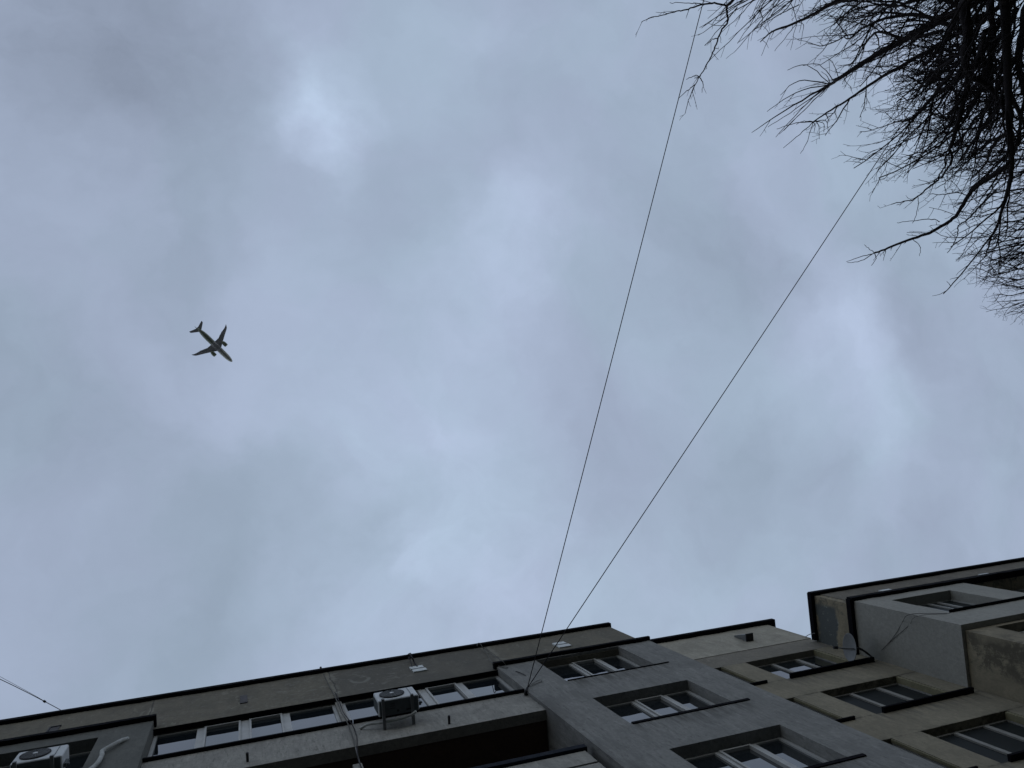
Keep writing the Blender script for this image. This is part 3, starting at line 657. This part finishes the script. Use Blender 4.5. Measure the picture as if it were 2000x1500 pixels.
# ------------------------------------------------------------------ bare trees
class Tree:
    def __init__(s, seed): s.r = np.random.default_rng(seed); s.V = []; s.F = []; s.nv = 0; s.count = 0; s.up = .5
    def tube(s, P, R, n):
        m = len(P); T = np.empty_like(P); T[1:-1] = P[2:] - P[:-2]; T[0] = P[1] - P[0]; T[-1] = P[-1] - P[-2]
        T /= np.linalg.norm(T, axis=1)[:, None] + 1e-9
        ref = np.array([.3, .9, .1]) if abs(T[0] @ np.array([.3, .9, .1])) < .85 else np.array([.9, -.3, .2])
        A = ref - T * (T @ ref)[:, None]; A /= np.linalg.norm(A, axis=1)[:, None]; Bv = np.cross(T, A)
        an = np.arange(n) * 2 * np.pi / n
        V = P[:, None] + (A[:, None] * np.cos(an)[None, :, None] + Bv[:, None] * np.sin(an)[None, :, None]) * R[:, None, None]
        s.V.append(V.reshape(-1, 3))
        i = np.arange(m - 1)[:, None] * n; k = np.arange(n)[None]; k2 = (k + 1) % n
        F = np.stack([i + k, i + k2, i + n + k2, i + n + k], -1).reshape(-1, 4) + s.nv
        s.F.append(F); s.nv += m * n; s.count += 1
    def path(s, p, d, L, seg, wig, up):
        P = [p]; st = L / seg
        for _ in range(seg):
            d = d + s.r.normal(0, wig, 3) + np.array([0, 0, up]) / seg; d = d / np.linalg.norm(d); p = p + d * st; P.append(p)
        return np.array(P)
    def twigs(s, P, R, lvl, spec, t0=.1):
        """spec[lvl] = (spacing, len_lo, len_hi, angle_lo, angle_hi, up, radius, segs, wiggle)"""
        if lvl >= len(spec): return
        sp, l0, l1, a0, a1, up, rad, seg, wig = spec[lvl]
        D = np.linalg.norm(np.diff(P, axis=0), axis=1); cum = np.concatenate([[0], np.cumsum(D)]); L = cum[-1]
        pos = L * t0 + s.r.uniform(0, sp)
        while pos < L:
            i = min(np.searchsorted(cum, pos) - 1, len(P) - 2); i = max(i, 0); f = (pos - cum[i]) / max(D[i], 1e-6)
            p = P[i] + (P[i + 1] - P[i]) * f; ax = (P[i + 1] - P[i]) / max(D[i], 1e-6)
            o = s.r.normal(0, 1, 3); o -= ax * (o @ ax); o /= np.linalg.norm(o) + 1e-9
            if lvl < 2 and o[2] < -.3: o[2] *= -.5
            a = math.radians(s.r.uniform(a0, a1)); dr = ax * math.cos(a) + o * math.sin(a)
            t = pos / L; ln = s.r.uniform(l0, l1) * (1.15 - .55 * t)
            r0 = min(rad * s.r.uniform(.8, 1.2), (R[i] * .8))
            Q = s.path(p, dr, ln, seg, wig, up); rr = np.linspace(r0, max(r0 * .45, .0022), len(Q))
            s.tube(Q, rr, 3 if rad < .012 else 5)
            s.twigs(Q, rr, lvl + 1, spec)
            pos += sp * s.r.uniform(.55, 1.5)
    def limb(s, pts, r0, r1, spec, lvl=0, n=6, t0=.1, sub=5):
        Q = np.array([tuple(v) for v in smoothpts(pts, sub)]); Q[1:-1] += s.r.normal(0, .0035, Q[1:-1].shape)
        R = np.linspace(r0, r1, len(Q)); s.tube(Q, R, n)
        if spec: s.twigs(Q, R, lvl, spec, t0)
        return Q
    def build(s, name, m, parent):
        V = np.concatenate(s.V) - np.array(ORIG[parent.name]); F = np.concatenate(s.F)
        me = bpy.data.meshes.new(name); me.vertices.add(len(V)); me.vertices.foreach_set('co', V.astype(np.float32).ravel())
        me.loops.add(len(F) * 4); me.loops.foreach_set('vertex_index', F.astype(np.int32).ravel())
        me.polygons.add(len(F)); me.polygons.foreach_set('loop_start', (np.arange(len(F)) * 4).astype(np.int32))
        me.update(calc_edges=True); me.materials.append(m)
        o = bpy.data.objects.new(name, me); C.objects.link(o); o.parent = parent; ORIG[o.name] = ORIG[parent.name]; return o

# near tree
fork = np.array([9.6, -5.9, 5.2 + CAMZ]); base = Vector((9.9, -6.2, 0))
TA = thing('bare_tree', 'near leafless tree filling the upper right corner with dark tangled branches', 'tree', tuple(base))
tk = Tree(3)
tk.limb([base, base + Vector((-.1, .05, 2.2)), Vector(fork) - Vector((.05, -.05, 1.2)), Vector(fork)], .24, .17, None, n=10)
cr = Tree(5)
LONG = [(.27, .5, 1.2, 18, 48, .5, .011, 7, .10), (.15, .12, .45, 25, 70, .35, .0048, 4, .14), (.11, .04, .13, 30, 75, .2, .003, 2, .16)]
DENSE = [(.23, .6, 1.45, 22, 72, .6, .013, 8, .14), (.118, .22, .75, 25, 72, .4, .0062, 5, .16), (.11, .05, .24, 30, 80, .25, .0036, 3, .18)]
SPUR = [(.12, .08, .40, 30, 80, .35, .0048, 3, .10), (.10, .03, .08, 30, 70, 0, .003, 2, .1)]
SHOOT = [(.5, .3, .8, 12, 30, .3, .005, 5, .04), (.16, .03, .09, 40, 70, 0, .0028, 2, .1)]
F_ = Vector(fork)
def L(px, ds, r0, r1, spec, root=True, **k):
    p = [at(x, y, ds[0] + (ds[1] - ds[0]) * i / max(len(px) - 1, 1)) for i, (x, y) in enumerate(px)]
    return cr.limb(([F_] if root else []) + p, r0, r1, spec, **k)
# leader that points straight up (to the lower left of the picture)
L([(2010,-75),(1900,5),(1790,65),(1700,113),(1640,153),(1622,165)], (11.2, 12.6), .065, .017, DENSE[1:], t0=.3, n=8)
for e, m_, r_ in (((1538,137),(1575,127),.009),((1524,186),(1560,158),.010),((1498,218),(1555,180),.010),((1468,259),(1550,205),.018),((1515,268),(1578,200),.011),
                  ((1531,255),(1580,205),.008),((1500,248),(1555,212),.008),((1604,165-25),(1615,148),.006),((1600,190),(1612,178),.006),((1522,262),(1590,196),.007)):
    L([(1622,165),m_,e], (12.6, 13.3), r_ * .9, .0035, SHOOT if r_ > .009 else None, root=False, n=4)
L([(1630,160),(1600,126),(1568,137-9)], (12.5, 13), .008, .003, None, root=False, n=4)
# second leader, parallel
L([(2015,-40),(1870,65),(1780,118),(1720,152),(1670,186),(1624,214),(1588,238)], (11.5, 13.2), .034, .008, [LONG[0], SPUR[0], SPUR[1]], t0=.35)
for e, m_ in (((1517,252),(1555,240)),((1530,289),(1562,262)),((1563,300),(1577,275)),((1555,243),(1570,236)),((1590,258),(1592,245)),((1617,254),(1612,235)),((1609,258),(1608,240))):
    L([(1588,238),m_,e], (13.2, 13.5), .007, .0035, None, root=False, n=4)
# big limbs that cross the picture's right side
L([(1975,-60),(1963,5),(1966,85),(1970,180),(1972,250),(1976,315),(1971,365),(1958,405),(1948,440)], (9.8, 11.2), .06, .013, DENSE, t0=.2, n=8)
L([(1950,-70),(1886,0),(1891,60),(1884,110),(1897,148),(1925,165),(1957,205),(1972,250)], (9.8, 11.0), .07, .016, DENSE, t0=.25, n=8)
L([(1975,-70),(1935,0),(1940,60),(1934,110),(1938,160),(1932,230)], (10.2, 11.6), .05, .015, DENSE, t0=.25)
L([(2040,-40),(2000,60),(1990,130),(2010,220),(2015,330)], (10, 12.4), .06, .02, DENSE, t0=.25)
L([(2080,-60),(2060,120),(2080,300),(2100,420)], (10, 12.4), .06, .02, DENSE, t0=.3)
L([(1884,110),(1890,160),(1878,215),(1868,252),(1858,284),(1854,292)], (11.0, 11.3), .035, .018, [LONG[0], SPUR[0], SPUR[1]], root=False, t0=.1)
L([(1854,292),(1860,312),(1850,330),(1835,350),(1818,362),(1800,378),(1782,391),(1770,392),(1741,399)], (11.3, 11.6), .016, .005, [SPUR[0], SPUR[1]], root=False, n=5)
L([(1856,296),(1846,308),(1845,325),(1830,348),(1812,360)], (11.3, 11.5), .013, .005, SPUR, root=False, n=5)
L([(1854,292),(1838,302),(1815,309),(1795,307),(1772,303)], (11.3, 11.6), .012, .004, SPUR, root=False, n=5)
L([(1792,382),(1794,396),(1788,425),(1782,436)], (11.5, 11.7), .005, .003, None, root=False, n=4)
L([(1974,318),(1958,330),(1935,345),(1905,365),(1890,385),(1880,402),(1868,420),(1852,434),(1815,455),(1775,468),(1735,484),(1708,494)], (11.1, 12.0), .035, .011, [SPUR[0], SPUR[1]], root=False, t0=.15)
for e, m_ in (((1653,511),(1680,502)),((1655,513),(1682,509)),((1688,478),(1698,486)),((1702,519),(1711,505)),((1725,509),(1728,497)),((1771,454),(1812,457)),((1796,500),(1796,480))):
    L([(1708 + (e[0] > 1715) * 22 + (e[0] > 1760) * 50, 494 - (e[0] > 1715) * 8 - (e[0] > 1760) * 20), m_, e], (12.0, 12.2), .006, .003, None, root=False, n=4)
L([(1835,433),(1820,428),(1785,431),(1752,435)], (11.8, 12.2), .007, .003, None, root=False, n=4)
L([(1890,382),(1870,376),(1840,380),(1815,378)], (11.6, 12.0), .008, .004, SPUR, root=False, n=4)
L([(1945,372),(1925,392),(1905,412),(1888,430),(1872,441),(1871,455),(1862,478),(1850,494)], (11.2, 12.0), .013, .004, SPUR, root=False, n=5)
L([(1885,433),(1893,446),(1889,455),(1878,462)], (11.8, 12), .005, .003, None, root=False, n=4)
L([(1948,440),(1935,468),(1925,500)], (11.2, 11.6), .018, .006, LONG[:2], root=False)
# branches in the middle mass
for px, ds, r0, r1, sp in (
    ([(1880,60),(1800,30),(1740,34),(1690,52),(1660,75),(1649,72)], (11.4,12.8), .03, .006, DENSE),
    ([(1890,20),(1820,-5),(1750,12),(1700,5)], (11.2,12.6), .03, .008, DENSE),
    ([(1870,120),(1820,160),(1790,190),(1755,200)], (11.4,12.6), .016, .005, SPUR),
    ([(1860,140),(1800,215),(1770,235),(1745,238)], (11.4,12.6), .03, .008, LONG),
    ([(1925,165),(1900,200),(1880,235),(1840,250)], (11.2,12.2), .03, .008, DENSE),
    ([(1840,60),(1770,75),(1715,62),(1690,85),(1665,100)], (11.4,12.8), .026, .006, LONG),
    ([(1960,200),(1920,250),(1890,290),(1870,320)], (11,12), .026, .008, LONG),
    ([(1968,120),(1930,150),(1880,190),(1850,230)], (10.8,12), .03, .008, DENSE),
    ([(1975,250),(1940,285),(1925,320),(1900,345)], (11,12), .026, .008, LONG),
    ([(1970,60),(1920,90),(1860,110),(1810,150)], (10.8,12), .03, .008, DENSE),
    ([(1972,180),(2000,240),(2030,300)], (10.8,12), .03, .008, DENSE),
    ([(1880,10),(1850,70),(1830,115),(1790,150)], (10.8,12), .03, .008, DENSE),
    ([(1935,20),(1905,60),(1880,110),(1850,160)], (10.8,12), .03, .008, DENSE),
    ([(1925,60),(1905,120),(1870,160),(1835,215)], (10.5,12), .03, .008, DENSE),
    ([(1985,20),(1950,80),(1925,130),(1895,190)], (11,13), .03, .008, DENSE)):
    L(px, ds, r0, r1, sp, root=False, n=5, t0=.02)
# branches reaching in along the top edge
L([(1700,-90),(1560,-70),(1470,-40),(1430,2),(1419,12)], (10.6, 11.2), .045, .014, SPUR, t0=.6)
L([(1419,12),(1395,6),(1372,9),(1345,17),(1322,22),(1295,30),(1272,34),(1253,43)], (11.2, 11.5), .013, .0035, SPUR, root=False, n=5)
L([(1420,11),(1420,25),(1421,42),(1408,62),(1397,92),(1385,118),(1372,142),(1360,160),(1345,195),(1338,222)], (11.2, 11.6), .014, .0035, SPUR, root=False, n=5)
L([(1372,8),(1345,6),(1308,5)], (11.3, 11.5), .006, .003, None, root=False, n=4)
for a_, e in (((1480,-10),(1366,54)),((1500,-15),(1363,69)),((1450,0),(1370,55)),((1440,15),(1377,89)),((1400,75),(1376,89)),((1358,165),(1325,193)),((1366,150),(1340,155)),((1367,152),(1371,181)),((1520,-12),(1383,121)),
              ((1290+225,-5),(1463,37)),((1500,-20),(1464,45)),((1510,-20),(1440,85)),((1545,-25),(1434,102)),((1562,-10),(1440,84)),((1278+205,20),(1486,58))):
    m_ = ((a_[0]+e[0])/2 + 4, (a_[1]+e[1])/2 - 5)
    L([a_, m_, e], (11.1, 11.5), .0075, .003, [(.35,.08,.3,15,45,.2,.003,3,.06)], root=False, n=4)
L([(1900,-110),(1700,-30),(1620,10),(1560,42),(1508,62),(1485,82)], (10.8, 12.4), .035, .006, [SPUR[0], SPUR[1]], t0=.5)
L([(1900,-80),(1700,-20),(1640,3),(1590,25),(1557,44)], (10.8, 12.2), .032, .008, [SPUR[0], SPUR[1]], t0=.5)
for e, m_ in (((1487,109),(1505,65)),((1513,100),(1545,60)),((1544,98),(1552,60)),((1525,57),(1542,50)),((1563,87),(1570,50)),((1590,40),(1620,20)),((1505,30),(1540,2))):
    L([(1557 if e[0] != 1487 else 1508, 44 if e[0] != 1487 else 62), m_, e], (12.2, 12.4), .0055, .003, None, root=False, n=4)
for i in range(12):                       # the crown beyond the frame
    px0 = (random.uniform(1640, 2080), random.uniform(-130, -50)); dr = random.uniform(120, 200)
    L([px0, (px0[0] - dr * .5, px0[1] + dr * .18), (px0[0] - dr * .85, px0[1] + dr * .5)], (11, 12.8), .022, .006, LONG, root=i % 2 == 0, t0=.3, n=5)
for px, ds, r0, r1, sp in (
    ([(1830,-40),(1760,0),(1700,30),(1650,38)], (11,12.6), .02, .006, LONG),
    ([(1800,-60),(1720,-20),(1660,20),(1625,50)], (11,12.6), .02, .005, SPUR),
    ([(1900,100),(1850,180),(1810,240),(1790,285)], (11.0,12.2), .02, .006, DENSE),
    ([(1880,230),(1840,275),(1800,300)], (11.2,12), .014, .006, LONG),
    ([(1960,150),(1925,215),(1905,270),(1880,310)], (10.8,12), .025, .007, DENSE),
    ([(1990,-20),(1940,70),(1900,140),(1860,200)], (10.4,12), .03, .008, DENSE),
    ([(1900,-30),(1845,25),(1790,60),(1750,100)], (11.2,12.6), .025, .006, DENSE),
    ([(1960,-40),(1905,30),(1860,75),(1800,95)], (11,12.4), .025, .006, DENSE),
    ([(2020,40),(1985,110),(1960,170),(1945,250)], (10.4,12), .03, .008, DENSE),
    ([(2020,140),(1995,220),(1985,290),(1960,340)], (10.8,12), .025, .008, DENSE)):
    L(px, ds, r0, r1, sp, root=False, n=5, t0=.02)
rs = random.Random(4)
for i in range(34):                       # long straight shoots of last year
    x0 = rs.uniform(1450, 1720); y0 = rs.uniform(-40, 12) + max(0, x0 - 1600) * .25; ln = rs.uniform(60, 120); a_ = math.radians(rs.uniform(118, 158))
    e = (x0 + math.cos(a_) * ln, y0 + math.sin(a_) * ln); m_ = ((x0 + e[0]) / 2 + rs.uniform(-6, 6), (y0 + e[1]) / 2 - rs.uniform(0, 7))
    L([(x0, y0), m_, e], (11.2, 11.9), .0065, .0028, [(.22,.06,.28,15,55,.2,.003,3,.08)], root=False, n=4)
tk.build('trunk', M['bark'], TA); cr.build('crown', M['bark'], TA)

# far tree, finer broom-like crown behind the first
b2 = Vector((17.5, -3.2, 0))
TB = thing('bare_tree', 'farther leafless tree, fine broom of twigs at the right edge below near branches', 'tree', tuple(b2))
tk = Tree(8); cr = Tree(9)
top = Vector((17.3, -3.1, 6.5))
tk.limb([b2, b2 + Vector((-.1, .1, 3)), top], .2, .13, None, n=10)
BROOM = [(.28, .7, 1.7, 18, 55, .5, .012, 7, .12), (.16, .2, .65, 22, 62, .3, .007, 5, .16), (.12, .06, .22, 30, 75, .2, .0055, 3, .2)]
tips = [(1894,500),(1893,515),(1915,505),(1900,530),(1905,560),(1925,575),(1930,600),(1928,618),(1960,625),(1985,640),(1915,460),(1920,430),(1900,400),(1885,340),(1888,365),(1895,320),
        (1925,350),(1940,520),(1955,470),(1965,560),(1975,600),(1990,420),(2010,560),(2030,620),(2060,500),(2020,350),(1960,300),(1940,395),(1910,480),(1945,440),(1985,520),(1970,380),(2050,400),(2100,560),(1990,260),(1960,220),(2000,180),(2040,240),(1990,100),(2060,80)]
for i, (x, y) in enumerate(tips):
    dd = random.uniform(17.6, 20.2)
    tip = at(x + 34 + max(0, y - 560) * .25, y - 22, dd); dv = tip - top
    m1 = top + dv * .45 + Vector((0, 0, -.3)) ; m2 = top + dv * .8 + Vector((0, 0, -.12))
    cr.limb([top, m1, m2, tip], .045, .009, BROOM, t0=.32, n=5)
tk.build('trunk', M['bark'], TB); cr.build('crown', M['bark'], TB)
